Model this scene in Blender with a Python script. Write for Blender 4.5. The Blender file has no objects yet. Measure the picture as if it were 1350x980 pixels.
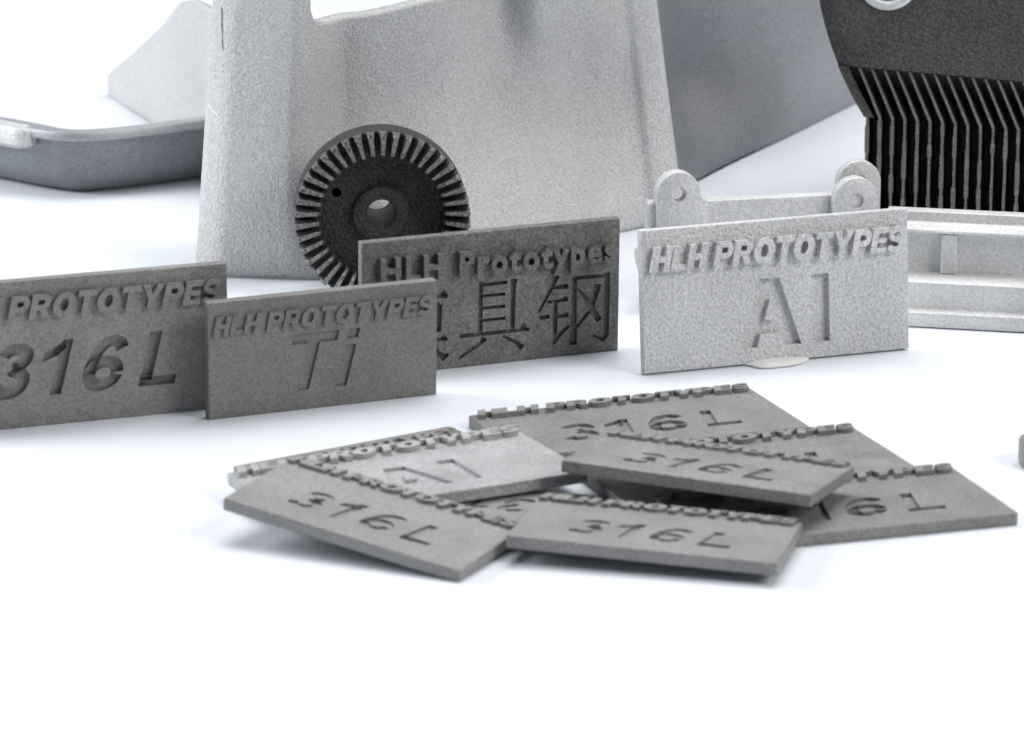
import bpy, bmesh, math, random
from mathutils import Vector, Matrix, Euler
random.seed(7)
SC = bpy.context.scene
COL = SC.collection
MM = 0.001

# ------------------------------------------------------------------ camera
cam_data = bpy.data.cameras.new('camera')
cam = bpy.data.objects.new('camera', cam_data)
COL.objects.link(cam)
PITCH = math.radians(15.68)
cam.location = (0.0, -0.75 * math.cos(PITCH), 0.75 * math.sin(PITCH))
cam.rotation_euler = (math.pi / 2 - PITCH, 0, 0)
cam_data.sensor_width = 36.0
cam_data.lens = 5204.4 / 1350 * 36.0
cam_data.clip_start = 0.02
cam_data.clip_end = 20.0
cam_data.dof.use_dof = True
cam_data.dof.focus_distance = 0.785
cam_data.dof.aperture_fstop = 42.0
SC.camera = cam

# ------------------------------------------------------------------ world and lamps
world = bpy.data.worlds.new('World')
SC.world = world
world.use_nodes = True
bg = world.node_tree.nodes['Background']
bg.inputs['Color'].default_value = (0.62, 0.77, 1.0, 1)
bg.inputs['Strength'].default_value = 0.16

def area(name, loc, target, size, power, color=(1, 1, 1)):
    d = bpy.data.lights.new(name, 'AREA')
    d.shape = 'RECTANGLE'; d.size = size[0]; d.size_y = size[1]
    d.energy = power; d.color = color
    o = bpy.data.objects.new(name, d); COL.objects.link(o)
    o.location = loc
    o.rotation_euler = (Vector(target) - Vector(loc)).to_track_quat('-Z', 'Y').to_euler()
    return o
area('softbox_top', (0.10, 0.28, 0.95), (0, 0.02, 0), (0.8, 0.6), 10.5)
area('softbox_right', (0.70, -0.45, 0.60), (0, 0.02, 0), (0.40, 0.40), 5.4, (1.0, 0.985, 0.96))
area('softbox_left', (-0.85, 0.16, 0.40), (0, 0.05, 0), (0.45, 0.45), 8.0, (0.96, 0.98, 1.0))

SC.view_settings.view_transform = 'Standard'
SC.view_settings.look = 'None'
SC.view_settings.exposure = 0.0
SC.view_settings.gamma = 1.0
SC.view_settings.use_curve_mapping = False
SC.render.engine = 'CYCLES'
SC.cycles.max_bounces = 8

# ------------------------------------------------------------------ materials
def material(name, base, var=0.12, metallic=0.35, rough=0.55, grain=2200.0, bump=0.35, dist=0.00012,
             blotch=0.10, blotch_scale=60.0, shade=0.0):
    m = bpy.data.materials.new(name); m.use_nodes = True
    nt = m.node_tree; N = nt.nodes; L = nt.links
    p = N['Principled BSDF']
    tc = N.new('ShaderNodeTexCoord')
    n1 = N.new('ShaderNodeTexNoise'); n1.inputs['Scale'].default_value = grain
    n1.inputs['Detail'].default_value = 3.0; n1.inputs['Roughness'].default_value = 0.65
    n2 = N.new('ShaderNodeTexNoise'); n2.inputs['Scale'].default_value = blotch_scale
    n2.inputs['Detail'].default_value = 4.0
    oi = N.new('ShaderNodeObjectInfo')
    add = N.new('ShaderNodeVectorMath'); add.operation = 'ADD'
    L.new(tc.outputs['Object'], add.inputs[0]); L.new(oi.outputs['Random'], add.inputs[1])
    for n in (n1, n2): L.new(add.outputs[0], n.inputs['Vector'])
    def mr(src, amp):
        r = N.new('ShaderNodeMapRange')
        r.inputs['From Min'].default_value = 0.28; r.inputs['From Max'].default_value = 0.72
        r.inputs['To Min'].default_value = 1 - amp; r.inputs['To Max'].default_value = 1 + amp
        L.new(src, r.inputs['Value']); return r.outputs['Result']
    mul = N.new('ShaderNodeMath'); mul.operation = 'MULTIPLY'
    L.new(mr(n1.outputs['Fac'], var), mul.inputs[0]); L.new(mr(n2.outputs['Fac'], blotch), mul.inputs[1])
    tone = N.new('ShaderNodeMapRange'); tone.inputs['To Min'].default_value = 1 - shade; tone.inputs['To Max'].default_value = 1 + shade
    L.new(oi.outputs['Random'], tone.inputs['Value'])
    mul2 = N.new('ShaderNodeMath'); mul2.operation = 'MULTIPLY'
    L.new(mul.outputs[0], mul2.inputs[0]); L.new(tone.outputs['Result'], mul2.inputs[1]); mul = mul2
    mix = N.new('ShaderNodeVectorMath'); mix.operation = 'SCALE'
    mix.inputs[0].default_value = (base[0], base[1], base[2])
    L.new(mul.outputs[0], mix.inputs['Scale'])
    L.new(mix.outputs[0], p.inputs['Base Color'])
    p.inputs['Metallic'].default_value = metallic
    r2 = N.new('ShaderNodeMath'); r2.operation = 'MULTIPLY'; r2.inputs[0].default_value = rough
    L.new(mr(n2.outputs['Fac'], 0.12), r2.inputs[1]); L.new(r2.outputs[0], p.inputs['Roughness'])
    b = N.new('ShaderNodeBump'); b.inputs['Strength'].default_value = bump; b.inputs['Distance'].default_value = dist
    L.new(n1.outputs['Fac'], b.inputs['Height']); L.new(b.outputs['Normal'], p.inputs['Normal'])
    return m
M_STEEL = material('blasted_steel', (0.240, 0.233, 0.222), var=0.34, metallic=0.3, rough=0.55, bump=0.9, grain=2000, dist=0.0002, blotch=0.13, blotch_scale=110)
M_STEEL_B = material('pale_blasted_steel', (0.270, 0.265, 0.256), var=0.30, metallic=0.3, rough=0.55, bump=0.9, grain=2000, dist=0.0002, blotch=0.13, blotch_scale=110)
M_TI = material('titanium', (0.205, 0.199, 0.189), var=0.30, metallic=0.3, rough=0.55, bump=0.8, grain=2000, dist=0.0002, blotch=0.12, blotch_scale=110)
M_TOOL = material('tool_steel', (0.160, 0.157, 0.150), var=0.5, metallic=0.3, rough=0.55, bump=1.0, grain=1700, dist=0.0003, blotch=0.2, blotch_scale=160)
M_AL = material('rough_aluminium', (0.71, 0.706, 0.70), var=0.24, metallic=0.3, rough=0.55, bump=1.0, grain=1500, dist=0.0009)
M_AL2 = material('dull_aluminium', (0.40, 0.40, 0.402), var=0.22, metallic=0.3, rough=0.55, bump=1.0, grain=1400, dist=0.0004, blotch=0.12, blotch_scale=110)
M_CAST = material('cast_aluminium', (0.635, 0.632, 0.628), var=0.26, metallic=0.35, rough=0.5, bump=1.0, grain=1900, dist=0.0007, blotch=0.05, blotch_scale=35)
M_WING = material('shaded_cast_aluminium', (0.36, 0.36, 0.375), var=0.26, metallic=0.5, rough=0.5, bump=0.9, grain=1600, dist=0.0004, blotch=0.12, blotch_scale=40)  # same casting metal; the right wall's shade is put into a darker base
M_RAIL = material('dull_grey_aluminium', (0.235, 0.248, 0.265), var=0.26, metallic=0.45, rough=0.5, bump=0.9, grain=1700, dist=0.0003, blotch=0.12, blotch_scale=50)
M_BRK = material('silver_aluminium', (0.61, 0.608, 0.604), var=0.2, metallic=0.35, rough=0.5, bump=0.9, grain=1700, dist=0.0003)
M_LIP = material('pale_rim_aluminium', (0.38, 0.39, 0.405), var=0.18, metallic=0.4, rough=0.5, bump=0.6, grain=2000, dist=0.0002)
M_BLACK = material('black_oxide', (0.020, 0.020, 0.019), var=0.35, metallic=0.3, rough=0.5, bump=0.6, grain=2200)
M_FIN = material('dark_printed_metal', (0.16, 0.157, 0.152), var=0.6, metallic=0.3, rough=0.55, bump=0.9, grain=1900, dist=0.0003)
M_BODY = material('dark_round_body', (0.074, 0.072, 0.069), var=0.6, metallic=0.5, rough=0.42, bump=1.0, grain=1500, dist=0.0004, blotch=0.22, blotch_scale=45)
M_GEAR = material('dark_gear_steel', (0.036, 0.0355, 0.035), var=0.85, metallic=0.5, rough=0.42, bump=1.0, grain=1500, dist=0.0006)
M_GTOOTH = material('tooth_highlight_steel', (0.185, 0.182, 0.177), var=0.75, metallic=0.8, rough=0.36, bump=1.0, grain=1500, dist=0.0003)  # highlights on the teeth put into a lighter base than the gear body
M_CHROME = material('bright_ring', (0.88, 0.88, 0.89), var=0.2, metallic=0.5, rough=0.25, bump=0.6, grain=900)
M_PUTTY = material('white_putty', (0.78, 0.77, 0.74), var=0.03, metallic=0.0, rough=0.7, bump=0.1)
M_TABLE = material('white_sheet', (0.80, 0.828, 0.88), var=0.0, metallic=0.0, rough=0.30, bump=0.01, grain=300, blotch=0.0)  # white sheet, with the bluish tone of its shadows mixed into the colour
M_TABLE.node_tree.links.remove(M_TABLE.node_tree.nodes['Principled BSDF'].inputs['Roughness'].links[0])
M_TABLE.node_tree.nodes['Principled BSDF'].inputs['Roughness'].default_value = 0.30
M_TABLE.node_tree.links.remove(M_TABLE.node_tree.nodes['Principled BSDF'].inputs['Normal'].links[0])

# ------------------------------------------------------------------ helpers
def link(o, parent=None):
    COL.objects.link(o)
    if parent is not None: o.parent = parent
    return o
def obj(name, me, mat, parent=None, smooth=None):
    if mat is not None:
        me.materials.clear(); me.materials.append(mat)
    if smooth is not None:
        me.polygons.foreach_set('use_smooth', [True] * len(me.polygons))
        if smooth < 180: me.set_sharp_from_angle(angle=math.radians(smooth))
    return link(bpy.data.objects.new(name, me), parent)
def bm_mesh(bm, name='m'):
    bmesh.ops.recalc_face_normals(bm, faces=bm.faces[:])
    me = bpy.data.meshes.new(name); bm.to_mesh(me); bm.free(); return me
def tag(o, label, cat, group=None, kind=None):
    o['label'] = label; o['category'] = cat
    if group: o['group'] = group
    if kind: o['kind'] = kind
    return o
def empty(name, loc=(0, 0, 0), rot=(0, 0, 0)):
    o = bpy.data.objects.new(name, None); o.empty_display_size = 0.01
    COL.objects.link(o); o.location = loc; o.rotation_euler = rot; return o
def eval_mesh(o):
    dg = bpy.context.evaluated_depsgraph_get()
    return bpy.data.meshes.new_from_object(o.evaluated_get(dg), depsgraph=dg)
def box_bm(x0, x1, y0, y1, z0, z1, bev=0.0, seg=2):
    bm = bmesh.new()
    bmesh.ops.create_cube(bm, size=1.0)
    for v in bm.verts:
        v.co = Vector((x0 if v.co.x < 0 else x1, y0 if v.co.y < 0 else y1, z0 if v.co.z < 0 else z1))
    if bev > 0:
        bmesh.ops.bevel(bm, geom=bm.edges[:] , offset=bev, segments=seg, affect='EDGES', profile=0.5)
    return bm
def smooth01(a, b, x):
    t = max(0.0, min(1.0, (x - a) / (b - a))); return t * t * (3 - 2 * t)
def catmull(pts, n):
    P = [Vector(p) for p in pts]; P = [P[0] * 2 - P[1]] + P + [P[-1] * 2 - P[-2]]
    dense = []
    for i in range(1, len(P) - 2):
        for k in range(24):
            t = k / 24
            a, b, c, d = P[i - 1], P[i], P[i + 1], P[i + 2]
            dense.append(0.5 * ((2 * b) + (c - a) * t + (2 * a - 5 * b + 4 * c - d) * t * t + (3 * b - a - 3 * c + d) * t ** 3))
    dense.append(P[-2])
    acc = [0.0]
    for a, b in zip(dense, dense[1:]): acc.append(acc[-1] + (b - a).length)
    out = []; j = 0
    for k in range(n):
        s = acc[-1] * k / (n - 1)
        while j < len(acc) - 2 and acc[j + 1] < s: j += 1
        u = (s - acc[j]) / max(1e-9, acc[j + 1] - acc[j])
        out.append(dense[j].lerp(dense[j + 1], u))
    return out

# ------------------------------------------------------------------ table
def build_table():
    bm = bmesh.new()
    # one seamless sheet, sweeping up far behind
    prof = [(-1.6, 0.0), (1.6, 0.0)] + [(1.6 + 0.5 * math.sin(a), 0.5 - 0.5 * math.cos(a)) for a in [math.radians(k * 9) for k in range(1, 11)]] + [(2.1, 1.2)]
    rows = []
    for y, z in prof:
        rows.append([bm.verts.new((x, y, z)) for x in (-2.2, 2.2)])
    for a, b in zip(rows, rows[1:]):
        bm.faces.new((a[0], a[1], b[1], b[0]))
    o = obj('tabletop', bm_mesh(bm), M_TABLE, smooth=60)
    o['kind'] = 'structure'
build_table()

# ------------------------------------------------------------------ lettering
def text_bm(body, width, height, depth0, depth1, embolden=0.0, shear=0.0, spacing=1.0, bevel=0.0):
    cu = bpy.data.curves.new('lettering', 'FONT')
    cu.body = body; cu.size = 1.0; cu.offset = embolden; cu.shear = shear
    cu.space_character = spacing; cu.extrude = 0.5; cu.resolution_u = 3
    if bevel: cu.bevel_depth = bevel; cu.bevel_resolution = 1
    o = bpy.data.objects.new('lettering', cu); COL.objects.link(o)
    bpy.context.view_layer.update()
    me = eval_mesh(o)
    bpy.data.objects.remove(o); bpy.data.curves.remove(cu)
    bm = bmesh.new(); bm.from_mesh(me); bpy.data.meshes.remove(me)
    bmesh.ops.remove_doubles(bm, verts=bm.verts[:], dist=1e-5)
    xs = [v.co.x for v in bm.verts]; ys = [v.co.y for v in bm.verts]; zs = [v.co.z for v in bm.verts]
    x0, x1, y0, y1, z0, z1 = min(xs), max(xs), min(ys), max(ys), min(zs), max(zs)
    for v in bm.verts:
        v.co = Vector(((v.co.x - (x0 + x1) / 2) / (x1 - x0) * width, (v.co.y - (y0 + y1) / 2) / (y1 - y0) * height,
                       depth0 + (v.co.z - z0) / (z1 - z0) * (depth1 - depth0)))
    return bm
def islands(bm):
    seen = set(); res = []
    bm.verts.ensure_lookup_table()
    for v in bm.verts:
        if v.index in seen: continue
        st = [v]; grp = []
        seen.add(v.index)
        while st:
            a = st.pop(); grp.append(a)
            for e in a.link_edges:
                b = e.other_vert(a)
                if b.index not in seen: seen.add(b.index); st.append(b)
        res.append(grp)
    out = []
    for grp in res:
        idx = {v.index: i for i, v in enumerate(grp)}
        faces = {f for v in grp for f in v.link_faces}
        me = bpy.data.meshes.new('letter')
        me.from_pydata([v.co[:] for v in grp], [], [[idx[v.index] for v in f.verts] for f in faces])
        me.update(); out.append(me)
    out.sort(key=lambda m: min(v.co.x for v in m.vertices))
    return out

def stroke_bm(strokes, z0, z1):
    bm = bmesh.new()
    for s in strokes:
        pts = [Vector((a, b)) for a, b, w in s]
        left = []; right = []
        for i, (a, b, w) in enumerate(s):
            d = (pts[min(i + 1, len(s) - 1)] - pts[max(i - 1, 0)]).normalized()
            n = Vector((-d.y, d.x)) * (w * 0.66)
            left.append(pts[i] + n); right.append(pts[i] - n)
        loop = left + right[::-1]
        lo = [bm.verts.new((p.x * MM, p.y * MM, z0)) for p in loop]
        hi = [bm.verts.new((p.x * MM, p.y * MM, z1)) for p in loop]
        bm.faces.new(lo[::-1]); bm.faces.new(hi)
        for i in range(len(loop)):
            j = (i + 1) % len(loop)
            bm.faces.new((lo[i], lo[j], hi[j], hi[i]))
    return bm


# heavy slanted capitals drawn as outlines (cap height 1), closed contours, holes included
def arc(cx, cy, rx, ry, a0, a1, n=14):
    return [(cx + rx * math.cos(math.radians(a0 + (a1 - a0) * k / n)), cy + ry * math.sin(math.radians(a0 + (a1 - a0) * k / n))) for k in range(n + 1)]
def ribbon(pts, w):
    P = [Vector(p) for p in pts]; L_ = []; R_ = []
    for i, p in enumerate(P):
        d = (P[min(i + 1, len(P) - 1)] - P[max(i - 1, 0)]).normalized(); n = Vector((-d.y, d.x)) * w / 2
        L_.append((p + n)[:]); R_.append((p - n)[:])
    return L_ + R_[::-1]
def make_caps(V_):
    Hw = 0.34 + 2 * V_ - 0.06
    return {
    'H': (Hw, [[(0, 0), (V_, 0), (V_, .38), (Hw - V_, .38), (Hw - V_, 0), (Hw, 0), (Hw, 1), (Hw - V_, 1), (Hw - V_, .61), (V_, .61), (V_, 1), (0, 1)]]),
    'L': (0.44 + V_, [[(0, 0), (.44 + V_, 0), (.44 + V_, .22), (V_, .22), (V_, 1), (0, 1)]]),
    'T': (0.86, [[(.43 - V_ / 2, 0), (.43 + V_ / 2, 0), (.43 + V_ / 2, .78), (.86, .78), (.86, 1), (0, 1), (0, .78), (.43 - V_ / 2, .78)]]),
    'E': (0.48 + V_, [[(0, 0), (.48 + V_, 0), (.48 + V_, .21), (V_, .21), (V_, .4), (.42 + V_, .4), (.42 + V_, .6), (V_, .6), (V_, .79), (.47 + V_, .79), (.47 + V_, 1), (0, 1)]]),
    'Y': (0.98, [[(.49 - V_ / 2, 0), (.49 + V_ / 2, 0), (.49 + V_ / 2, .4), (.98, 1), (.96 - V_, 1), (.49, .62), (.02 + V_, 1), (0, 1), (.49 - V_ / 2, .4)]]),
    'P': (0.58 + V_, [[(0, 0), (V_, 0), (V_, .32), (.24 + V_, .32)] + arc(.24 + V_, .66, .34, .34, -80, 90) + [(0, 1)],
                 [(V_, .55), (V_, .78), (.2 + V_, .78)] + arc(.2 + V_, .665, .11, .115, 80, -90)]),
    'R': (0.64 + V_, [[(0, 0), (V_, 0), (V_, .36), (.12 + V_, .36), (.32 + V_, 0), (.66 + V_, 0), (.41 + V_, .40)] + arc(.25 + V_, .68, .33, .32, -45, 90) + [(0, 1)],
                 [(V_, .57), (V_, .79), (.2 + V_, .79)] + arc(.2 + V_, .68, .11, .11, 80, -90)]),
    'O': (0.42 + 2 * V_, [arc(.21 + V_, .5, .21 + V_, .515, 0, 345, 23), arc(.21 + V_, .5, .19, .27, 345, 0, 23)]),
    'S': (0.82, [ribbon(arc(.41, .715, .29, .19, 15, 262, 18) + arc(.41, .29, .29, .195, 84, -168, 18), .225)]),
    }
def caps_bm(body, width, height, z0, z1, weight=0.30, shear=0.24, gap=0.06, space=0.36):
    CAPS = make_caps(weight)
    """lettering as one bmesh, each letter one closed solid"""
    bm_all = bmesh.new(); x = 0.0; tmp = []
    for ch in body:
        if ch == ' ': x += space; continue
        w, loops = CAPS[ch]
        cu = bpy.data.curves.new('glyph', 'CURVE'); cu.dimensions = '2D'; cu.fill_mode = 'BOTH'; cu.extrude = 0.5
        for lp in loops:
            sp = cu.splines.new('POLY'); sp.points.add(len(lp) - 1); sp.use_cyclic_u = True
            for pnt, q in zip(sp.points, lp): pnt.co = (q[0] + x + shear * q[1], q[1], 0, 1)
        o = bpy.data.objects.new('glyph', cu); COL.objects.link(o); tmp.append(o)
        x += w + gap
    bpy.context.view_layer.update()
    for o in tmp:
        me = eval_mesh(o)
        b2 = bmesh.new(); b2.from_mesh(me); bmesh.ops.remove_doubles(b2, verts=b2.verts[:], dist=1e-5)
        bmesh.ops.recalc_face_normals(b2, faces=b2.faces[:])
        b2.to_mesh(me); b2.free(); bm_all.from_mesh(me); bpy.data.meshes.remove(me)
    for o in tmp:
        cu = o.data; bpy.data.objects.remove(o); bpy.data.curves.remove(cu)
    xs = [v.co.x for v in bm_all.verts]; x0, x1 = min(xs), max(xs)
    for v in bm_all.verts:
        v.co = Vector(((v.co.x - (x0 + x1) / 2) / (x1 - x0) * width, (v.co.y - 0.5) * height, z0 + (v.co.z + 0.5) * (z1 - z0)))
    bm_all.verts.index_update()
    return bm_all
def caps(width, height, cx, cy, rise, weight=0.30, gap=0.06):
    bm = shift(caps_bm(HEAD, width, height, -0.0001, rise, weight, 0.24, gap), cx, cy)
    bm.verts.ensure_lookup_table(); bm.verts.index_update()
    return islands(bm)
# engraved signs: overlapping solid pieces, merged by the cut
def pieces_bm(pieces, width, height, cx, cy, depth, shear=0.0):
    allp = [(p[0] + shear * p[1], p[1]) for lp in pieces for p in lp]
    x0, x1 = min(p[0] for p in allp), max(p[0] for p in allp); y0, y1 = min(p[1] for p in allp), max(p[1] for p in allp)
    bm = bmesh.new()
    for i, lp in enumerate(pieces):
        e = 0.00001 * i
        q = [(((p[0] + shear * p[1]) - (x0 + x1) / 2) / (x1 - x0) * width + cx, (p[1] - (y0 + y1) / 2) / (y1 - y0) * height + cy) for p in lp]
        lo = [bm.verts.new((a, b, -depth - e)) for a, b in q]; hi = [bm.verts.new((a, b, 0.0006 + e)) for a, b in q]
        bm.faces.new(lo[::-1]); bm.faces.new(hi)
        for k in range(len(q)):
            j = (k + 1) % len(q); bm.faces.new((lo[k], lo[j], hi[j], hi[k]))
    return bm
def mv(lp, dx): return [(a + dx, b) for a, b in lp]
def SIGN_316L(w=.19):
    P = []
    P.append(ribbon(arc(.30, .735, .205, .165, 165, -75, 16) + [(.30, .555)], w))
    P.append(ribbon([(.30, .54)] + arc(.30, .295, .225, .2, 80, -165, 18), w))
    P.append(mv([(.30, 0), (.50, 0), (.50, 1), (.34, 1), (.30, .93)], .72)); P.append(mv([(.06, .62), (.06, .80), (.24, .88), (.36, 1), (.42, .86), (.3, .72)], .72))
    P.append(mv(ribbon(arc(.36, .31, .235, .215, 0, 352, 26), w), 1.50))
    P.append(mv(ribbon([(.60, .74), (.55, .84), (.44, .905), (.31, .88), (.21, .76), (.15, .6), (.125, .43), (.13, .30)], w), 1.50))
    P.append(mv([(0, 0), (.62, 0), (.62, .175), (0, .175)], 2.52)); P.append(mv([(0, .1), (.205, .1), (.205, 1), (0, 1)], 2.52))
    return P
SIGN_TI = [[(0, .82), (.84, .82), (.84, 1), (0, 1)], [(.32, 0), (.53, 0), (.53, .9), (.32, .9)], [(1.02, 0), (1.22, 0), (1.22, .72), (1.02, .72)], [(1.02, .83), (1.22, .83), (1.22, 1), (1.02, 1)]]
SIGN_AL = [[(0, 0), (.28, 0), (.59, .96), (.53, 1), (.34, 1)], [(1.0, 0), (.72, 0), (.41, .96), (.47, 1), (.66, 1)], [(.2, .19), (.80, .19), (.74, .39), (.26, .39)], [(1.17, 0), (1.46, 0), (1.46, 1), (1.17, 1)]]

T = 0.0022
def plate_mesh(W, H, cutters, jag=0.0):
    bm = box_bm(-W / 2, W / 2, -H / 2, H / 2, -T, 0, 0.00022, 2)
    slab = bpy.data.objects.new('slab', bm_mesh(bm)); COL.objects.link(slab)
    tmp = []
    for cb in cutters:
        bmesh.ops.recalc_face_normals(cb, faces=cb.faces[:])
        cm = bpy.data.meshes.new('cut'); cb.to_mesh(cm); cb.free()
        c = bpy.data.objects.new('cut', cm); COL.objects.link(c); tmp.append(c)
        md = slab.modifiers.new('b', 'BOOLEAN'); md.operation = 'DIFFERENCE'; md.object = c
        md.solver = 'EXACT'; md.use_self = True
    bpy.context.view_layer.update()
    me = eval_mesh(slab)
    for o in tmp + [slab]:
        m = o.data; bpy.data.objects.remove(o); bpy.data.meshes.remove(m)
    return me
def shift(bm, dx, dy):
    for v in bm.verts: v.co.x += dx; v.co.y += dy
    return bm

WL, HL = 0.055, 0.0274
WS, HS = 0.0445, 0.02215
def eng(body, w, h, dx, dy, depth, emb=0.02, shear=0.0, spacing=1.0):
    return shift(text_bm(body, w, h, -depth, 0.0006, emb, shear, spacing), dx, dy)
def letters(body, w, h, cx, cy, rise, emb=0.035, shear=0.25, spacing=1.05, bevel=0.0):
    return islands(shift(text_bm(body, w, h, -0.0001, rise, emb, shear, spacing, bevel), cx, cy))

HEAD = 'HLH PROTOTYPES'
DESIGN = {}
DESIGN['steel_large_standing'] = (plate_mesh(WL, HL, [pieces_bm(SIGN_316L(.215), 0.0348, 0.0104, 0.0002, -0.0030, 0.0013, 0.24)]),
    caps(0.0522, 0.0043, 0.0, 0.0089, 0.0012))
DESIGN['steel_large_flat'] = (plate_mesh(WL, HL, [pieces_bm(SIGN_316L(.205), 0.0340, 0.0098, 0.0005, -0.0030, 0.0006, 0.20)]),
    caps(0.0538, 0.0031, 0.0, 0.0118, 0.0009, 0.36, 0.02))
DESIGN['steel_small_flat'] = (plate_mesh(WS, HS, [pieces_bm(SIGN_316L(.18), 0.0272, 0.0076, 0.0, -0.0024, 0.0004, 0.20)]),
    caps(0.0434, 0.0026, 0.0, 0.00945, 0.0007, 0.36, 0.02))
DESIGN['titanium'] = (plate_mesh(WS, HS, [pieces_bm(SIGN_TI, 0.0135, 0.0108, 0.0004, -0.0019, 0.0006, 0.26)]),
    caps(0.0428, 0.0036, -0.0001, 0.0066, 0.0006))
DESIGN['aluminium'] = (plate_mesh(WL, HL, [pieces_bm(SIGN_AL, 0.0188, 0.0132, 0.0014, -0.0041, 0.0013, 0.0)]),
    caps(0.0526, 0.0047, 0.0, 0.0081, 0.0015, 0.32, 0.05))
DESIGN['aluminium_flat'] = (plate_mesh(WL, HL, [pieces_bm(SIGN_AL, 0.0172, 0.0122, 0.0014, -0.0030, 0.0006, 0.0)]),
    caps(0.0538, 0.0034, 0.0, 0.0115, 0.0010, 0.34, 0.03))
CJK = [((-2.3, 3.4, 0.61), (-2.41, -7.0, 0.74)), ((-2.91, 2.92, 0.43), (-1.42, 2.71, 0.55), (3.09, 2.75, 0.55)), ((4.43, 3.28, 1.23), (4.35, 2.09, 0.8), (4.18, -6.93, 0.74)), ((-2.34, 0.5, 0.49), (2.71, 0.48, 0.52)), ((-2.32, -1.9, 0.49), (2.73, -1.93, 0.52)), ((-2.31, -4.31, 0.49), (2.75, -4.34, 0.52)), ((-6.64, -6.96, 0.67), (7.73, -7.02, 0.55)), ((6.62, -5.73, 0.18), (6.47, -6.74, 1.35)), ((-1.41, -7.8, 1.04), (-2.28, -8.67, 0.67), (-6.78, -11.37, 0.37)), ((2.25, -7.82, 0.37), (4.92, -9.27, 0.67), (6.35, -10.64, 0.98)),
       ((13.22, 3.26, 1.16), (12.3, 0.85, 0.74), (9.74, -3.72, 0.37)), ((12.3, 0.7, 0.49), (15.68, 0.76, 0.74)), ((11.3, -2.07, 0.43), (15.72, -1.87, 0.61)), ((14.98, -1.19, 0.25), (15.24, -1.86, 1.04)), ((9.85, -5.0, 0.67), (11.87, -4.9, 0.61)), ((13.23, -5.13, 0.49), (15.85, -5.04, 0.61)), ((15.43, -4.39, 0.25), (15.44, -5.05, 0.8)), ((13.09, -1.94, 0.67), (13.07, -9.97, 0.74)), ((12.76, -10.55, 0.37), (14.38, -8.44, 0.74), (16.17, -7.1, 0.43)), ((17.02, 2.41, 0.8), (17.02, -4.3, 0.86), (16.89, -11.13, 1.23)), ((16.61, 2.24, 0.61), (24.23, 2.07, 0.61)), ((23.68, 2.61, 1.23), (23.86, 1.38, 0.92), (23.79, -9.87, 0.86), (23.01, -11.01, 0.61)), ((23.33, -10.73, 0.74), (20.91, -9.57, 0.37)), ((21.93, 0.6, 1.23), (20.67, -4.07, 0.74), (17.54, -7.7, 0.43)), ((17.59, 0.12, 0.31), (19.69, -2.3, 0.74), (22.3, -6.82, 1.04)),
       ((-9.9, 2.41, 0.18), (-10.02, 1.41, 1.72)), ((-17.76, 1.83, 0.55), (-9.16, 1.21, 0.55)), ((-10.94, -0.29, 1.1), (-10.92, -5.67, 0.8)), ((-15.61, -0.06, 0.55), (-10.75, -0.24, 0.55)), ((-15.31, 0.0, 0.74), (-15.14, -5.83, 0.8)), ((-15.3, -2.53, 0.43), (-11.15, -2.8, 0.43)), ((-15.3, -5.22, 0.43), (-11.14, -5.5, 0.43)), ((-9.87, -6.38, 0.25), (-9.99, -7.15, 1.35)), ((-17.75, -6.76, 0.55), (-9.12, -7.24, 0.49)), ((-12.83, -7.27, 0.8), (-14.37, -9.51, 0.67), (-17.44, -10.99, 0.37)), ((-12.52, -7.61, 0.37), (-10.97, -9.87, 0.74), (-9.88, -10.83, 1.16), (-8.86, -10.27, 0.37)), ((-14.7, 3.36, 0.61), (-14.69, 0.69, 0.55)), ((-11.93, 3.24, 0.61), (-11.93, 0.56, 0.55)), ((-20.51, 4.23, 0.67), (-20.67, -10.64, 0.74)), ((-23.56, 0.98, 0.55), (-18.06, 0.88, 0.55)), ((-20.66, 0.1, 0.43), (-23.57, -4.37, 0.37)), ((-20.36, -0.53, 0.37), (-18.37, -3.11, 0.67))]
DESIGN['tool_steel'] = (plate_mesh(0.0528, 0.0264, [stroke_bm(CJK, -0.0010, 0.0006)]),
    letters('HLH Prototypes', 0.0480, 0.0064, 0.0009, 0.0068, 0.0016, 0.038, 0.0, 1.2))

def place_plate(design, mat, loc, rot, label, group):
    me, lets = DESIGN[design]
    me = me.copy() if me.users else me
    o = obj('sample_plate', me, mat)
    o.location = loc; o.rotation_euler = rot
    tag(o, label, 'plate', group)
    for lm in lets:
        m2 = lm.copy() if (lm.materials and lm.materials[0] != mat) else lm
        obj('raised_letter', m2, mat, o)
    return o

GS = 'upright sample plates'
GP = 'sample plates in the loose pile'
H90 = math.pi / 2
place_plate('steel_large_standing', M_STEEL, (-0.0778, -0.03385, HL / 2), (H90, 0, 0.347),
            'grey upright steel plate engraved 316L, cut off by the left picture edge', GS)
place_plate('titanium', M_TI, (-0.03447, -0.02466, HS / 2), (H90 + 0.03, 0, 0.392),
            'small upright grey plate engraved Ti, overlapping its two neighbours', GS)
place_plate('tool_steel', M_TOOL, (-0.00375, 0.00491, 0.0132), (H90 + 0.0221, 0, 0.39),
            'dark upright plate engraved with large Chinese characters, in front of the gear', GS)
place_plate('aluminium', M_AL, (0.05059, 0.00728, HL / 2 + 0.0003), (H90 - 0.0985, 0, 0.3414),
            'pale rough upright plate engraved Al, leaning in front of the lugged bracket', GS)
place_plate('steel_large_flat', M_STEEL, (0.02269, -0.04048, T), (0, 0, 0.353),
            'rearmost flat grey plate of the pile, engraved 316L, its long lettered edge fully in view', GP)
place_plate('steel_large_flat', M_STEEL, (0.03983, -0.06653, T), (0, 0, 0.3507),
            'flat grey plate with only the top of its L showing behind the raised plate', GP)
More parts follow.
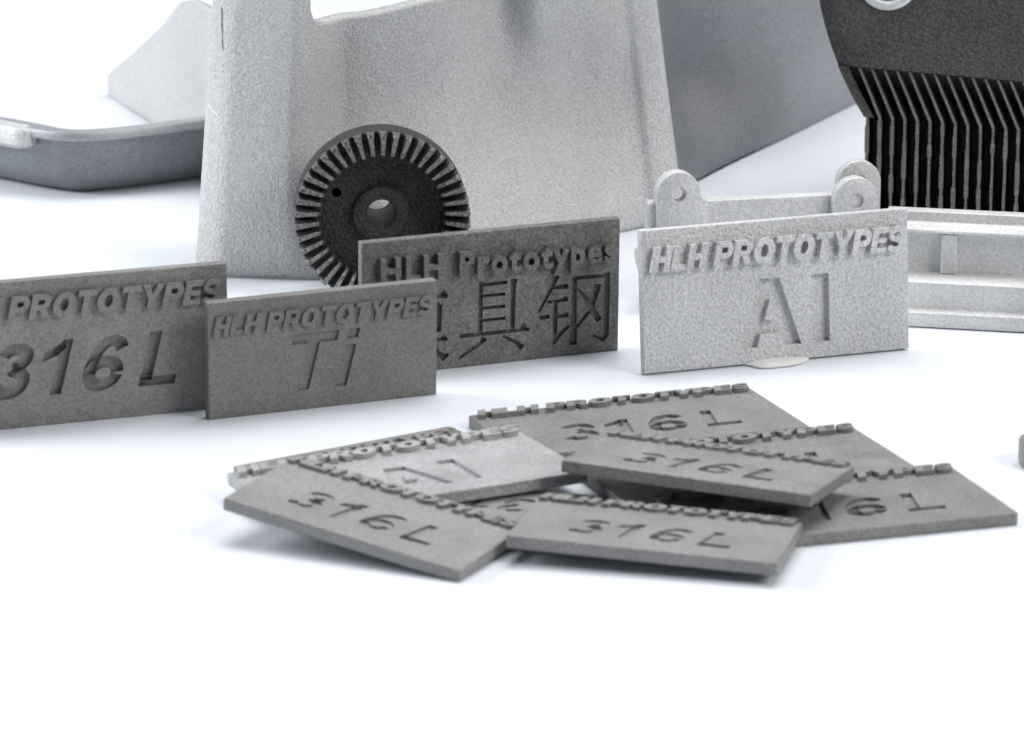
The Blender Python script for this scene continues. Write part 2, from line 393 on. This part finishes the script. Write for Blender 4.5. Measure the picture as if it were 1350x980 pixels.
place_plate('steel_large_flat', M_STEEL, (0.05404, -0.09009, T), (0, 0, 0.3072),
            'flat grey plate at the right end of the pile, its first digit covered', GP)
place_plate('titanium', M_STEEL, (-0.02363, -0.06526, T), (0, 0, 0.5847),
            'mostly hidden grey plate peeping out behind the pale plate of the pile', GP)
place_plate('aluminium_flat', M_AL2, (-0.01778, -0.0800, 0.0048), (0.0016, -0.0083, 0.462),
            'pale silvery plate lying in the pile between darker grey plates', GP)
place_plate('steel_small_flat', M_STEEL_B, (-0.0100, -0.0905, 0.0021), (0, 0, math.pi - 0.22),
            'nearly buried grey plate, a small corner showing under the two front plates of the pile', GP)
place_plate('steel_small_flat', M_STEEL_B, (-0.02259, -0.1049, 0.0055), (0.0539, 0.1283, -0.4856),
            'tilted grey plate engraved 316L at the front left corner of the pile', GP)
place_plate('steel_small_flat', M_STEEL_B, (0.02338, -0.1103, 0.0044), (-0.0018, 0.025, -0.2535),
            'grey plate engraved 316L nearest the camera at the front middle of the pile', GP)
place_plate('steel_small_flat', M_STEEL_B, (0.03309, -0.08541, 0.0080), (-0.0563, 0.0124, -0.4117),
            'grey plate engraved 316L lying raised on top in the middle of the pile', GP)

# ------------------------------------------------------------------ cast housing
def build_housing():
    root = empty('cast_housing', (-0.02, 0.10, 0))
    inv = Vector((0.02, -0.10, 0))
    tag(root, 'large pale grey sand-textured metal casting with open top notch, behind the gear', 'casting')
    path = catmull([(-66.3, 104, 0), (-66.2, 80, 0), (-65.8, 76.4, 0), (-63.4, 73.4, 0), (-61.6, 72.0, 0), (-59.0, 71.2, 0), (-48, 69.5, 0), (-38, 69, 0), (-28, 71, 0),
                    (-15, 77.5, 0), (0, 89, 0), (15, 102, 0), (26, 112.5, 0), (31, 116, 0), (35.2, 117.6, 0), (37.6, 119.6, 0), (38, 124, 0)], 230)
    NZ = 64
    bm = bmesh.new(); cols = []
    for i, p in enumerate(path):
        x = p.x; back = i < 20
        if x < -44.0: zt = 78.0
        elif x < -43.0: zt = 78 - 23.4 * (x + 44.0)
        elif x < -38.5: zt = 52.4 + 2.2 * ((-38.5 - x) / 4.5) ** 2
        elif x < -10: zt = 52.4 + 2.6 * smooth01(-36, -10, x)
        else: zt = 55.0 + 23.0 * smooth01(-11, 16, x)
        k = 0.083 + (-0.134 - 0.083) * max(0, min(1, (x + 66) / 104))
        col = []
        for j in range(NZ):
            z = 0.25 + (zt - 0.25) * j / (NZ - 1)
            S = smooth01(-47, -35, x) * (1 - 0.6 * smooth01(14, 34, x))
            y = p.y + 17.0 * S * (smooth01(-2, 36, z) - 0.42 * smooth01(34, 62, z)) + 0.03 * z
            y -= 7.0 * smooth01(0, 11, x) * (1 - smooth01(20, 35, x)) * smooth01(24, 52, z)
            y += 5.0 * math.exp(-((x + 2) / 7.5) ** 2) * smooth01(26, 52, z)
            y -= 1.5 * smooth01(29.6, 32.4, x)
            foot = 1.0 * math.exp(-z / 2.0) * (1 if not back else 0)
            col.append(bm.verts.new((Vector((x + k * z, y + foot, z)) * MM) + inv))
        cols.append(col)
    for a, b in zip(cols, cols[1:]):
        for j in range(NZ - 1):
            bm.faces.new((a[j], b[j], b[j + 1], a[j + 1]))
    me = bm_mesh(bm)
    mw = M_CAST.copy(); mw.name = 'cast_aluminium_seamed'
    nt = mw.node_tree; N = nt.nodes; L = nt.links
    tc = N.new('ShaderNodeTexCoord'); sx = N.new('ShaderNodeSeparateXYZ'); L.new(tc.outputs['Object'], sx.inputs[0])
    def math_(op, a, b=None, c=None):
        n = N.new('ShaderNodeMath'); n.operation = op
        for k, v in enumerate((a, b, c)):
            if v is None: continue
            if isinstance(v, (int, float)): n.inputs[k].default_value = v
            else: L.new(v, n.inputs[k])
        return n.outputs[0]
    nz = N.new('ShaderNodeTexNoise'); nz.inputs['Scale'].default_value = 260; nz.inputs['Detail'].default_value = 4
    L.new(tc.outputs['Object'], nz.inputs['Vector'])
    wob = math_('MULTIPLY_ADD', nz.outputs['Fac'], 0.0018, -0.0009)
    dx = math_('ABSOLUTE', math_('ADD', math_('SUBTRACT', sx.outputs[0], -0.0392), wob))
    seam = math_('MULTIPLY', math_('LESS_THAN', dx, 0.0002), math_('MULTIPLY', math_('GREATER_THAN', sx.outputs[2], 0.044), math_('GREATER_THAN', nz.outputs['Fac'], 0.49)))
    # a bright diagonal scratch lower down
    dg = math_('ABSOLUTE', math_('ADD', math_('ADD', math_('SUBTRACT', sx.outputs[0], -0.0415), math_('MULTIPLY', math_('SUBTRACT', sx.outputs[2], 0.0345), 1.3)), wob))
    scr = math_('MULTIPLY', math_('LESS_THAN', dg, 0.00016), math_('LESS_THAN', math_('ABSOLUTE', math_('SUBTRACT', sx.outputs[2], 0.0345)), 0.0012))
    p = N['Principled BSDF']; src = p.inputs['Base Color'].links[0].from_socket
    m1 = N.new('ShaderNodeMix'); m1.data_type = 'RGBA'; L.new(seam, m1.inputs[0]); L.new(src, m1.inputs[6]); m1.inputs[7].default_value = (0.16, 0.16, 0.17, 1)
    m2 = N.new('ShaderNodeMix'); m2.data_type = 'RGBA'; L.new(scr, m2.inputs[0]); L.new(m1.outputs[2], m2.inputs[6]); m2.inputs[7].default_value = (0.95, 0.95, 0.95, 1)
    # uneven warm staining left from blasting
    st = N.new('ShaderNodeTexNoise'); st.inputs['Scale'].default_value = 45; st.inputs['Detail'].default_value = 3; L.new(tc.outputs['Object'], st.inputs['Vector'])
    sf = N.new('ShaderNodeMapRange'); sf.inputs['From Min'].default_value = 0.5; sf.inputs['From Max'].default_value = 0.72; sf.inputs['To Max'].default_value = 0.2; L.new(st.outputs['Fac'], sf.inputs['Value'])
    m3 = N.new('ShaderNodeMix'); m3.data_type = 'RGBA'; L.new(sf.outputs[0], m3.inputs[0]); L.new(m2.outputs[2], m3.inputs[6]); m3.inputs[7].default_value = (0.50, 0.47, 0.43, 1)
    L.new(m3.outputs[2], p.inputs['Base Color'])
    o = obj('front_wall', me, mw, root, smooth=180)
    sd = o.modifiers.new('thickness', 'SOLIDIFY'); sd.thickness = 0.003; sd.offset = -1.0
    # make sure normals look to the viewer so that the thickness goes backwards
    if sum(p.normal.y * p.area for p in me.polygons) > 0: me.flip_normals()
    # side walls: vertical panels running back, slightly dished
    def wall(A, B, heights, bulge, mat, n=70, nz=26, th=2.6):
        bm = bmesh.new(); A = Vector((A[0], A[1], 0)); B = Vector((B[0], B[1], 0))
        d = (B - A); nrm = Vector((d.y, -d.x, 0)).normalized()
        grid = []
        for i in range(n):
            t = i / (n - 1)
            for q in range(len(heights) - 1):
                if heights[q][0] <= t <= heights[q + 1][0]:
                    u = (t - heights[q][0]) / (heights[q + 1][0] - heights[q][0])
                    h = heights[q][1] + (heights[q + 1][1] - heights[q][1]) * u
                    break
            c = []
            for j in range(nz):
                z = 0.2 + (h - 0.2) * j / (nz - 1)
                c.append(bm.verts.new(((A + d * t + nrm * bulge(t, z) + Vector((0, 0, z))) * MM) + inv))
            grid.append(c)
        for a, b in zip(grid, grid[1:]):
            for j in range(nz - 1): bm.faces.new((a[j], b[j], b[j + 1], a[j + 1]))
        me = bm_mesh(bm)
        o = obj('side_wall', me, mat, root, smooth=60)
        sd = o.modifiers.new('thickness', 'SOLIDIFY'); sd.thickness = th * MM; sd.offset = 0.0
        return o
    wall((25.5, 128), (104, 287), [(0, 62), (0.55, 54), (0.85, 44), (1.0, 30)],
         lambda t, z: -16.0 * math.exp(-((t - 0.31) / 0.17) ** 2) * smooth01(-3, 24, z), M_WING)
    wall((-37, 102), (-101, 259), [(0, 37), (0.56, 37), (0.60, 35.5), (0.68, 28), (0.985, 6.5), (1.0, 5.0)],
         lambda t, z: -1.5 * smooth01(0.9, 0.6, t) * smooth01(0, 14, z), M_CAST)
build_housing()

# ------------------------------------------------------------------ bent rail on the left
def build_rail():
    root = empty('bent_rail', (-0.10, 0.150, 0))
    inv = Vector((0.10, -0.150, 0))
    tag(root, 'dull dark grey curved metal rail lying behind the casting at the left edge', 'metal rail')
    pts = catmull([(-165, 196, 0), (-140, 175, 0), (-119, 158, 0), (-108, 149.5, 0), (-99, 145.2, 0), (-88, 147.8, 0), (-70.5, 158.5, 0), (-45, 174, 0), (-38, 178.3, 0)], 150)
    prof = [(-9.5, 0.3), (-7.0, 0.25), (-5.0, 0.6), (-3.4, 1.8), (-2.2, 4.2), (-1.5, 7.5), (-1.0, 11.6), (-0.6, 13.15), (-2.4, 13.15), (-3.2, 6.0), (-5.5, 3.0), (-9.5, 2.2)]
    band = [(-0.7, 13.2), (1.3, 13.2), (1.55, 13.5), (1.5, 14.8), (1.2, 15.2), (-2.2, 15.2), (-2.5, 14.9), (-2.5, 13.2)]
    def sweep(prof, name, mat):
        bm = bmesh.new(); rings = []
        for i, p in enumerate(pts):
            d = (pts[min(i + 1, len(pts) - 1)] - pts[max(i - 1, 0)]).normalized()
            n = Vector((d.y, -d.x, 0))
            wide = 1 + 5.0 * smooth01(-96, -112, p.x)
            rings.append([bm.verts.new(((p + n * (o_ if o_ > -2 else -2 + (o_ + 2) * (wide if z > 12.7 else 1)) + Vector((0, 0, z))) * MM) + inv) for o_, z in prof])
        m = len(prof)
        for a, b in zip(rings, rings[1:]):
            for j in range(m):
                bm.faces.new((a[j], a[(j + 1) % m], b[(j + 1) % m], b[j]))
        bm.faces.new(rings[0]); bm.faces.new(rings[-1][::-1])
        return obj(name, bm_mesh(bm), mat, root, smooth=35)
    sweep(prof, 'curved_wall', M_RAIL)
    sweep(band, 'rim', M_LIP)
    # pale lip running round the near end
    sub = [p for p in pts if p.x < -106.6]
    bm = bmesh.new(); rings = []
    pr = [(0.4, 10.2), (2.4, 10.4), (3.4, 11.4), (3.5, 14.2), (2.9, 15.3), (-0.5, 15.5), (-0.5, 10.2)]
    for i, p in enumerate(sub):
        d = (sub[min(i + 1, len(sub) - 1)] - sub[max(i - 1, 0)]).normalized(); n = Vector((d.y, -d.x, 0))
        s = 1.0 if i < len(sub) - 3 else (0.55, 0.8, 0.93)[len(sub) - 1 - i]
        rings.append([bm.verts.new(((p + n * (o_ * s) + Vector((0, 0, 13 + (z - 13) * s))) * MM) + inv) for o_, z in pr])
    m = len(pr)
    for a, b in zip(rings, rings[1:]):
        for j in range(m): bm.faces.new((a[j], a[(j + 1) % m], b[(j + 1) % m], b[j]))
    bm.faces.new(rings[0]); bm.faces.new(rings[-1][::-1])
    obj('lip', bm_mesh(bm), M_BRK, root, smooth=40)
build_rail()

# ------------------------------------------------------------------ bevel gear
def build_gear():
    root = empty('bevel_gear', (-0.0258, 0.0485, 0.0), (math.radians(-1.0), 0, math.radians(5.0)))
    tag(root, 'round dark toothed gear wheel leaning upright against the casting', 'gear')
    R = 17.7
    # profile (radius, depth) ; depth 0 = tooth tips, positive = away from the viewer ; axis along local Y at z = R
    def lathe(prof, n, mat, name, parent, closed=True, sharp=35):
        bm = bmesh.new(); rings = []
        for k in range(n):
            a = 2 * math.pi * k / n
            rings.append([bm.verts.new((r * math.cos(a) * MM, y * MM, (R + r * math.sin(a)) * MM)) for r, y in prof])
        m = len(prof)
        for k in range(n):
            a, b = rings[k], rings[(k + 1) % n]
            for j in range(m if closed else m - 1):
                bm.faces.new((a[j], a[(j + 1) % m], b[(j + 1) % m], b[j]))
        return obj(name, bm_mesh(bm), mat, parent, smooth=sharp)
    body = lathe([(3.0, 6.3), (3.0, 25.0), (7.0, 25.0), (8.4, 12.0), (17.0, 12.0), (17.4, 11.8), (17.6, 11.2), (17.65, 3.6), (17.6, 3.5), (17.3, 3.4), (12.6, 5.0), (12.35, 7.4), (6.0, 7.4), (5.7, 7.1), (5.6, 6.3), (5.3, 6.1), (3.3, 6.1)], 128, M_GEAR, 'gear_body', root)  # long rear hub tube is added, unseen, to keep light out of the bore
    lathe([(5.2, 6.15), (5.5, 5.95), (5.75, 6.1), (5.75, 6.8), (5.2, 6.8)], 96, M_GEAR, 'hub_ring', body)
    # drilled hole in the dish
    hb = bmesh.new()
    bmesh.ops.create_cone(hb, cap_ends=True, segments=24, radius1=1.0 * MM, radius2=1.0 * MM, depth=9 * MM, matrix=Matrix.Translation((-9.0 * MM, 7.4 * MM, (R + 4.4) * MM)) @ Matrix.Rotation(H90, 4, 'X'))
    rp = random.Random(11)
    for k in range(44):                                   # small drilled pits round the rim
        a = 2 * math.pi * (k + rp.uniform(-0.2, 0.2)) / 44
        yy = (5.2, 7.6)[k % 2] + rp.uniform(-0.8, 0.8)
        ctr = Vector((17.6 * math.cos(a), yy, R + 17.6 * math.sin(a))) * MM
        bmesh.ops.create_cone(hb, cap_ends=True, segments=10, radius1=0.3 * MM, radius2=0.3 * MM, depth=1.6 * MM,
                              matrix=Matrix.Translation(ctr) @ Vector((math.cos(a), 0, math.sin(a))).to_track_quat('Z', 'Y').to_matrix().to_4x4())
    hm = bpy.data.meshes.new('h'); hb.to_mesh(hm); hb.free()
    c = bpy.data.objects.new('h', hm); COL.objects.link(c); c.parent = root
    md = body.modifiers.new('b', 'BOOLEAN'); md.object = c; md.operation = 'DIFFERENCE'; md.solver = 'EXACT'
    bpy.context.view_layer.update()
    me = eval_mesh(body); body.modifiers.clear(); body.data = me; bpy.data.objects.remove(c)
    # pits round the rim
    # teeth
    def sec(r, root_y, tip_y, wb, wt):
        return [(r, root_y, -wb / 2), (r, tip_y + 0.15, -wt / 2), (r, tip_y, -wt / 2 + 0.15), (r, tip_y, wt / 2 - 0.15), (r, tip_y + 0.15, wt / 2), (r, root_y, wb / 2)]
    S = [sec(12.45, 5.0, 2.6, 1.15, 0.72), sec(12.9, 4.8, 1.9, 1.25, 0.86), sec(17.1, 3.4, 0.15, 1.8, 1.22), sec(17.65, 3.6, 0.4, 1.85, 1.15)]
    verts = [(z * MM, y * MM, r * MM) for s in S for r, y, z in s]
    faces = []
    for a in range(len(S) - 1):
        for j in range(5):
            faces.append((a * 6 + j, a * 6 + j + 1, (a + 1) * 6 + j + 1, (a + 1) * 6 + j))
        faces.append((a * 6 + 5, a * 6, (a + 1) * 6, (a + 1) * 6 + 5))
    faces.append(tuple(range(5, -1, -1))); faces.append(tuple(range((len(S) - 1) * 6, len(S) * 6)))
    me = bpy.data.meshes.new('tooth'); me.from_pydata(verts, [], faces); me.update()
    bm = bmesh.new(); bm.from_mesh(me); bmesh.ops.recalc_face_normals(bm, faces=bm.faces[:]); bm.to_mesh(me); bm.free()
    me.materials.append(M_GTOOTH)
    NT = 42
    for k in range(NT):
        o = bpy.data.objects.new('tooth', me); COL.objects.link(o); o.parent = root
        o.location = (0, 0, R * MM); o.rotation_euler = (0, 2 * math.pi * (k + 0.1) / NT, 0)
build_gear()

# ------------------------------------------------------------------ black finned heat sink
def build_heatsink():
    root = empty('heat_sink', (0.0770, 0.1165, 0), (0, 0, math.radians(-10)))
    tag(root, 'black finned metal heat sink with round body, at the upper right', 'heat sink')
    rnd = random.Random(3)
    NF = 20; P = 2.72; Z0 = 24.6
    def zk(x): return Z0 - 0.055 * x
    for k in range(NF):
        x0 = k * P
        bm = bmesh.new()
        K = zk(x0)
        lev = []
        z = 0.2; wcur = 0.34
        while z < K - 0.8:
            lev.append((z, wcur)); z += rnd.uniform(1.2, 4.5)
            if z < K - 0.8:
                lev.append((z, wcur)); wcur = rnd.choice((0.24, 0.30, 0.42, 0.48)); z += 0.3
        lev.append((K, 0.30))
        rows = []
        for z, w in lev:
            jx = rnd.uniform(-0.05, 0.05)
            rows.append([(x0 - w + jx, 0, z), (x0 + w + jx, 0, z), (x0 + 0.22, 1.2, z), (x0 + 0.22, 15.0, z), (x0 - 0.22, 15.0, z), (x0 - 0.22, 1.2, z)])
        tx, ty, tz = -4.9, 2.7, 10.3
        for u in (0.5, 1.0):
            rows.append([(x0 + tx * u - 0.26, ty * u, K + tz * u), (x0 + tx * u + 0.26, ty * u, K + tz * u), (x0 + tx * u + 0.22, ty * u + 1.2, K + tz * u), (x0 + tx * u + 0.22, 15.5, K + tz * u), (x0 + tx * u - 0.22, 15.5, K + tz * u), (x0 + tx * u - 0.22, ty * u + 1.2, K + tz * u)])
        R_ = [[bm.verts.new(Vector(p) * MM) for p in r] for r in rows]
        for a, b in zip(R_, R_[1:]):
            for j in range(6): bm.faces.new((a[j], a[(j + 1) % 6], b[(j + 1) % 6], b[j]))
        bm.faces.new(R_[0][::-1]); bm.faces.new(R_[-1])
        obj('fin', bm_mesh(bm), M_FIN, root)
    # core block the fins stand on
    LW = (NF - 1) * P
    obj('core', bm_mesh(box_bm(-0.3 * MM, (LW + 0.5) * MM, 13.5 * MM, 19 * MM, 0.2 * MM, 24 * MM, 0.0003)), M_BLACK, root)
    bm = bmesh.new()
    sl = [(13.4, 21.0, 0.2), (9.5, 27.5, 1.6), (3.4, Z0 + 10.3, 5.0), (6.5, Z0 + 19, 6.5), (18.9, Z0 + 19, 6.5), (18.9, 21.0, 0.2)]
    a = [bm.verts.new(((-0.3 - dx) * MM, y * MM, z * MM)) for y, z, dx in sl]
    b = [bm.verts.new(((LW + 0.5 - dx) * MM, y * MM, (z - 0.055 * LW) * MM)) for y, z, dx in sl]
    for j in range(len(sl)): bm.faces.new((a[j], a[(j + 1) % len(sl)], b[(j + 1) % len(sl)], b[j]))
    bm.faces.new(a); bm.faces.new(b[::-1])
    obj('fin_root', bm_mesh(bm), M_BODY, root)
    # round shell above the fins, with the curved outer cheek on the left
    bm = bmesh.new()
    def edge_x(z):                                    # left outline of the shell
        h = z - Z0
        return -0.9 - 0.68 * h + 0.0095 * h * h
    def front_y(x, z):
        h = z - zk(x); return -0.1 + 0.26 * h
    top = 92; n = 40; nx = 36
    rows = []
    for i in range(n):
        t = i / (n - 1)
        row = []
        for j in range(nx):
            u = j / (nx - 1)
            xl0 = edge_x(Z0 + 10.4 + (top - Z0 - 10.4) * t)
            x = xl0 + (LW + 6 - xl0) * u
            z = zk(x) + 10.3 + (top - zk(x) - 10.3) * t
            y = front_y(x, z) + 1.2 * math.exp(-u * 40)
            row.append((x, y, z))
        rows.append(row)
    F = [[bm.verts.new(Vector(p) * MM) for p in r] for r in rows]
    B = [[bm.verts.new(Vector((p[0] + (0.6 if j == 0 else 0), p[1] + 16, p[2])) * MM) for j, p in enumerate(r)] for r in rows]
    for G in (F, B):
        for a, b in zip(G, G[1:]):
            for j in range(nx - 1): bm.faces.new((a[j], a[j + 1], b[j + 1], b[j]))
    for j in range(nx - 1):
        bm.faces.new((F[0][j], F[0][j + 1], B[0][j + 1], B[0][j])); bm.faces.new((F[-1][j], F[-1][j + 1], B[-1][j + 1], B[-1][j]))
    for i in range(n - 1):
        bm.faces.new((F[i][0], F[i + 1][0], B[i + 1][0], B[i][0])); bm.faces.new((F[i][-1], F[i + 1][-1], B[i + 1][-1], B[i][-1]))
    round_body = obj('round_body', bm_mesh(bm), M_BODY, root, smooth=45)
    # outer cheek beside the first fin
    bm = bmesh.new()
    rr = []
    for z in (Z0 - 0.1, Z0 + 2.5, Z0 + 5, Z0 + 8, Z0 + 10.5):
        xl = edge_x(z); y = -0.1 + 0.26 * (z - Z0)
        rr.append([(xl, y + 0.8, z), (xl + 0.6, y, z), (xl + 2.3, y, z), (xl + 2.3, y + 12, z), (xl, y + 12, z)])
    G = [[bm.verts.new(Vector(p) * MM) for p in r] for r in rr]
    for a, b in zip(G, G[1:]):
        for j in range(5): bm.faces.new((a[j], a[(j + 1) % 5], b[(j + 1) % 5], b[j]))
    bm.faces.new(G[0][::-1]); bm.faces.new(G[-1])
    obj('cheek', bm_mesh(bm), M_BODY, root)
    # bright machined ring on the body
    bm = bmesh.new(); rings = []
    cx, cz = 3.2, 54.0
    prof = [(5.0, -0.2), (5.4, -0.9), (6.3, -1.0), (6.9, -0.4), (7.0, 1.0), (5.0, 1.0)]
    for k in range(64):
        a = 2 * math.pi * k / 64
        row = []
        for r, y in prof:
            x = cx + r * math.cos(a); z = cz + r * math.sin(a)
            row.append(bm.verts.new(Vector((x, front_y(x, z) + y, z)) * MM))
        rings.append(row)
    for k in range(64):
        a, b = rings[k], rings[(k + 1) % 64]
        for j in range(len(prof)): bm.faces.new((a[j], a[(j + 1) % len(prof)], b[(j + 1) % len(prof)], b[j]))
    obj('machined_ring', bm_mesh(bm), M_CHROME, round_body, smooth=40)
build_heatsink()

# ------------------------------------------------------------------ extrusion helper for stepped bars
def extrude_profile(prof, x0, x1, bev=0.0):
    bm = bmesh.new()
    a = [bm.verts.new((x0 * MM, y * MM, z * MM)) for y, z in prof]
    b = [bm.verts.new((x1 * MM, y * MM, z * MM)) for y, z in prof]
    m = len(prof)
    for j in range(m): bm.faces.new((a[j], a[(j + 1) % m], b[(j + 1) % m], b[j]))
    bm.faces.new(a[::-1]); bm.faces.new(b)
    if bev: bmesh.ops.bevel(bm, geom=bm.edges[:], offset=bev * MM, segments=2, affect='EDGES', profile=0.5)
    return bm
def build_ribbed_frame():
    root = empty('ribbed_frame', (0.0788, 0.0322, 0), (0, 0, math.radians(-11.9)))
    tag(root, 'silvery stepped metal frame with upright ribs, in front of the heat sink', 'metal frame')
    prof = [(0, 0.2), (0, 3.1), (2.3, 3.4), (2.5, 8.7), (10.6, 9.0), (10.6, 17.0), (8.6, 17.2), (8.8, 17.9), (15.2, 18.1), (15.3, 20.0), (19, 20.0), (19, 0.2)]
    obj('stepped_bar', bm_mesh(extrude_profile(prof, -7, 60, 0.25)), M_BRK, root, smooth=30)
    for x in (6.3, 36.0):
        obj('rib', bm_mesh(box_bm((x - 1.6) * MM, (x + 1.6) * MM, 8.9 * MM, 10.8 * MM, 8.95 * MM, 17.1 * MM, 0.0003)), M_BRK, root)
    pf = [(23.2, 19.5), (23.4, 20.6), (24.0, 21.6), (25.0, 22.6), (25.3, 24.0), (25.3, 40), (60, 40), (60, 19.5)]
    bm = bmesh.new()
    a = [bm.verts.new((x * MM, 15.4 * MM, z * MM)) for x, z in pf]; b = [bm.verts.new((x * MM, 18.9 * MM, z * MM)) for x, z in pf]
    for j in range(len(pf)): bm.faces.new((a[j], a[(j + 1) % len(pf)], b[(j + 1) % len(pf)], b[j]))
    bm.faces.new(a); bm.faces.new(b[::-1])
    obj('end_post', bm_mesh(bm), M_BRK, root)
build_ribbed_frame()

def build_lug_bracket():
    root = empty('lug_bracket', (0.0298, 0.0512, 0), (0, 0, 0.21))
    tag(root, 'silvery bracket with rounded drilled lugs standing behind the pale upright plate', 'bracket')
    obj('bar', bm_mesh(box_bm(0.2 * MM, 44.5 * MM, 0.0 * MM, 3.0 * MM, 0.2 * MM, 20.8 * MM, 0.0003)), M_BRK, root)
    obj('base_flange', bm_mesh(box_bm(-1.0 * MM, 46 * MM, -9 * MM, -0.05 * MM, 0.2 * MM, 3 * MM, 0.0003)), M_BRK, root)
    obj('end_tab', bm_mesh(box_bm(-2.4 * MM, 0.1 * MM, 0.6 * MM, 4.2 * MM, 0.2 * MM, 20.9 * MM, 0.0009, 3)), M_BRK, root)
    def lug(cx, cz, r, y0, y1, hole, zb, fillet=0.0, blind=False):
        N = 28
        out = [(cx - r, zb)] + [(cx + r * math.cos(math.pi - math.pi * k / N), cz + r * math.sin(math.pi - math.pi * k / N)) for k in range(N + 1)] + [(cx + r, zb)]
        if fillet: out[-1:] = [(cx + r + 0.05, fillet + 1.5), (cx + r + 0.45, fillet + 0.55), (cx + r + 1.6, fillet + 0.05), (cx + r + 1.6, zb)]
        bm = bmesh.new()
        cu = [bm.verts.new((x * MM, y0 * MM, z * MM)) for x, z in out]
        cb = [bm.verts.new((x * MM, y1 * MM, z * MM)) for x, z in out]
        bm.faces.new(cu); bm.faces.new(cb[::-1])
        for j in range(len(out)): bm.faces.new((cu[j], cu[(j + 1) % len(out)], cb[(j + 1) % len(out)], cb[j]))
        bmesh.ops.recalc_face_normals(bm, faces=bm.faces[:])
        bmesh.ops.bevel(bm, geom=[e for e in bm.edges if abs(e.verts[0].co.y - e.verts[1].co.y) < 1e-7], offset=0.00025, segments=2, affect='EDGES', profile=0.5)
        o = obj('lug', bm_mesh(bm), M_BRK, root)
        if hole:
            hb = bmesh.new()
            bmesh.ops.create_cone(hb, cap_ends=True, segments=32, radius1=hole * MM, radius2=hole * MM, depth=((y1 - y0) * 2 if not blind else 1.2) * MM,
                                  matrix=Matrix.Translation((cx * MM, (y0 + y1) / 2 * MM if not blind else y0 * MM, cz * MM)) @ Matrix.Rotation(H90, 4, 'X'))
            hm = bpy.data.meshes.new('h'); hb.to_mesh(hm); hb.free()
            c = bpy.data.objects.new('h', hm); COL.objects.link(c)
            md = o.modifiers.new('b', 'BOOLEAN'); md.object = c; md.operation = 'DIFFERENCE'; md.solver = 'EXACT'
            md2 = c; c.parent = root
            bpy.context.view_layer.update()
            me = eval_mesh(o); o.modifiers.clear(); o.data = me
            bpy.data.objects.remove(c)
        for p in o.data.polygons: p.use_smooth = True
        o.data.set_sharp_from_angle(angle=math.radians(40))
        return o
    lug(3.7, 22.6, 4.5, -0.8, 2.6, 1.5, 9, fillet=20.8)
    lug(40.2, 20.0, 4.7, -3.0, -0.1, 1.5, 4, blind=True)
    lug(42.6, 22.2, 4.6, 3.05, 5.5, 1.7, 10, blind=True)
    # round knob on the left end
    bm = bmesh.new()
    bmesh.ops.create_cone(bm, cap_ends=True, segments=40, radius1=2.9 * MM, radius2=2.9 * MM, depth=3.2 * MM, matrix=Matrix.Translation((-4.0 * MM, -4.0 * MM, 10.2 * MM)) @ Matrix.Rotation(math.radians(80), 4, 'Y'))
    bmesh.ops.bevel(bm, geom=[e for e in bm.edges if len(e.link_faces) == 2 and abs(e.calc_face_angle(0)) > 1.0], offset=0.0006, segments=3, affect='EDGES', profile=0.5)
    obj('knob', bm_mesh(bm), M_BRK, root, smooth=40)
    obj('knob_arm', bm_mesh(box_bm(-4.0 * MM, 0.15 * MM, -5.0 * MM, 2 * MM, 8.9 * MM, 11.6 * MM, 0.0004)), M_BRK, root)
build_lug_bracket()

# ------------------------------------------------------------------ small things
def build_putty():
    bm = bmesh.new()
    bmesh.ops.create_uvsphere(bm, u_segments=40, v_segments=16, radius=1.0)
    rnd = random.Random(5)
    for v in bm.verts:
        a = math.atan2(v.co.y, v.co.x)
        w = 1 + 0.06 * math.sin(3 * a + 1) + 0.04 * math.sin(5 * a)
        z = max(v.co.z, -0.25)
        v.co = Vector((v.co.x * 6.6 * w * MM, v.co.y * 3.4 * w * MM, (z + 0.25) * 0.8 * MM))
    o = obj('putty_lump', bm_mesh(bm), M_PUTTY, smooth=180)
    o.location = (0.0505, 0.0058, 0.0001); o.rotation_euler = (0, 0, 0.34)
    tag(o, 'flat white lump of putty under the pale upright plate', 'putty')
build_putty()
def build_edge_piece():
    bm = box_bm(0, 0.03, -0.005, 0.005, 0.0, 0.0047, 0.0)
    vert_edges = [e for e in bm.edges if abs(e.verts[0].co.z - e.verts[1].co.z) > 0.003]
    bmesh.ops.bevel(bm, geom=vert_edges, offset=0.004, segments=6, affect='EDGES', profile=0.5)
    bmesh.ops.bevel(bm, geom=[e for e in bm.edges if abs(e.verts[0].co.z - e.verts[1].co.z) < 1e-6 and len(e.link_faces) == 2 and e.calc_face_angle(0) > 1.0], offset=0.0006, segments=2, affect='EDGES', profile=0.5)
    o = obj('rounded_slab', bm_mesh(bm), M_STEEL, smooth=40)
    o.location = (0.0889, -0.0610, 0.0001); o.rotation_euler = (0, 0, 0.1)
    tag(o, 'grey rounded metal end just entering at the right picture edge', 'metal slab')
build_edge_piece()
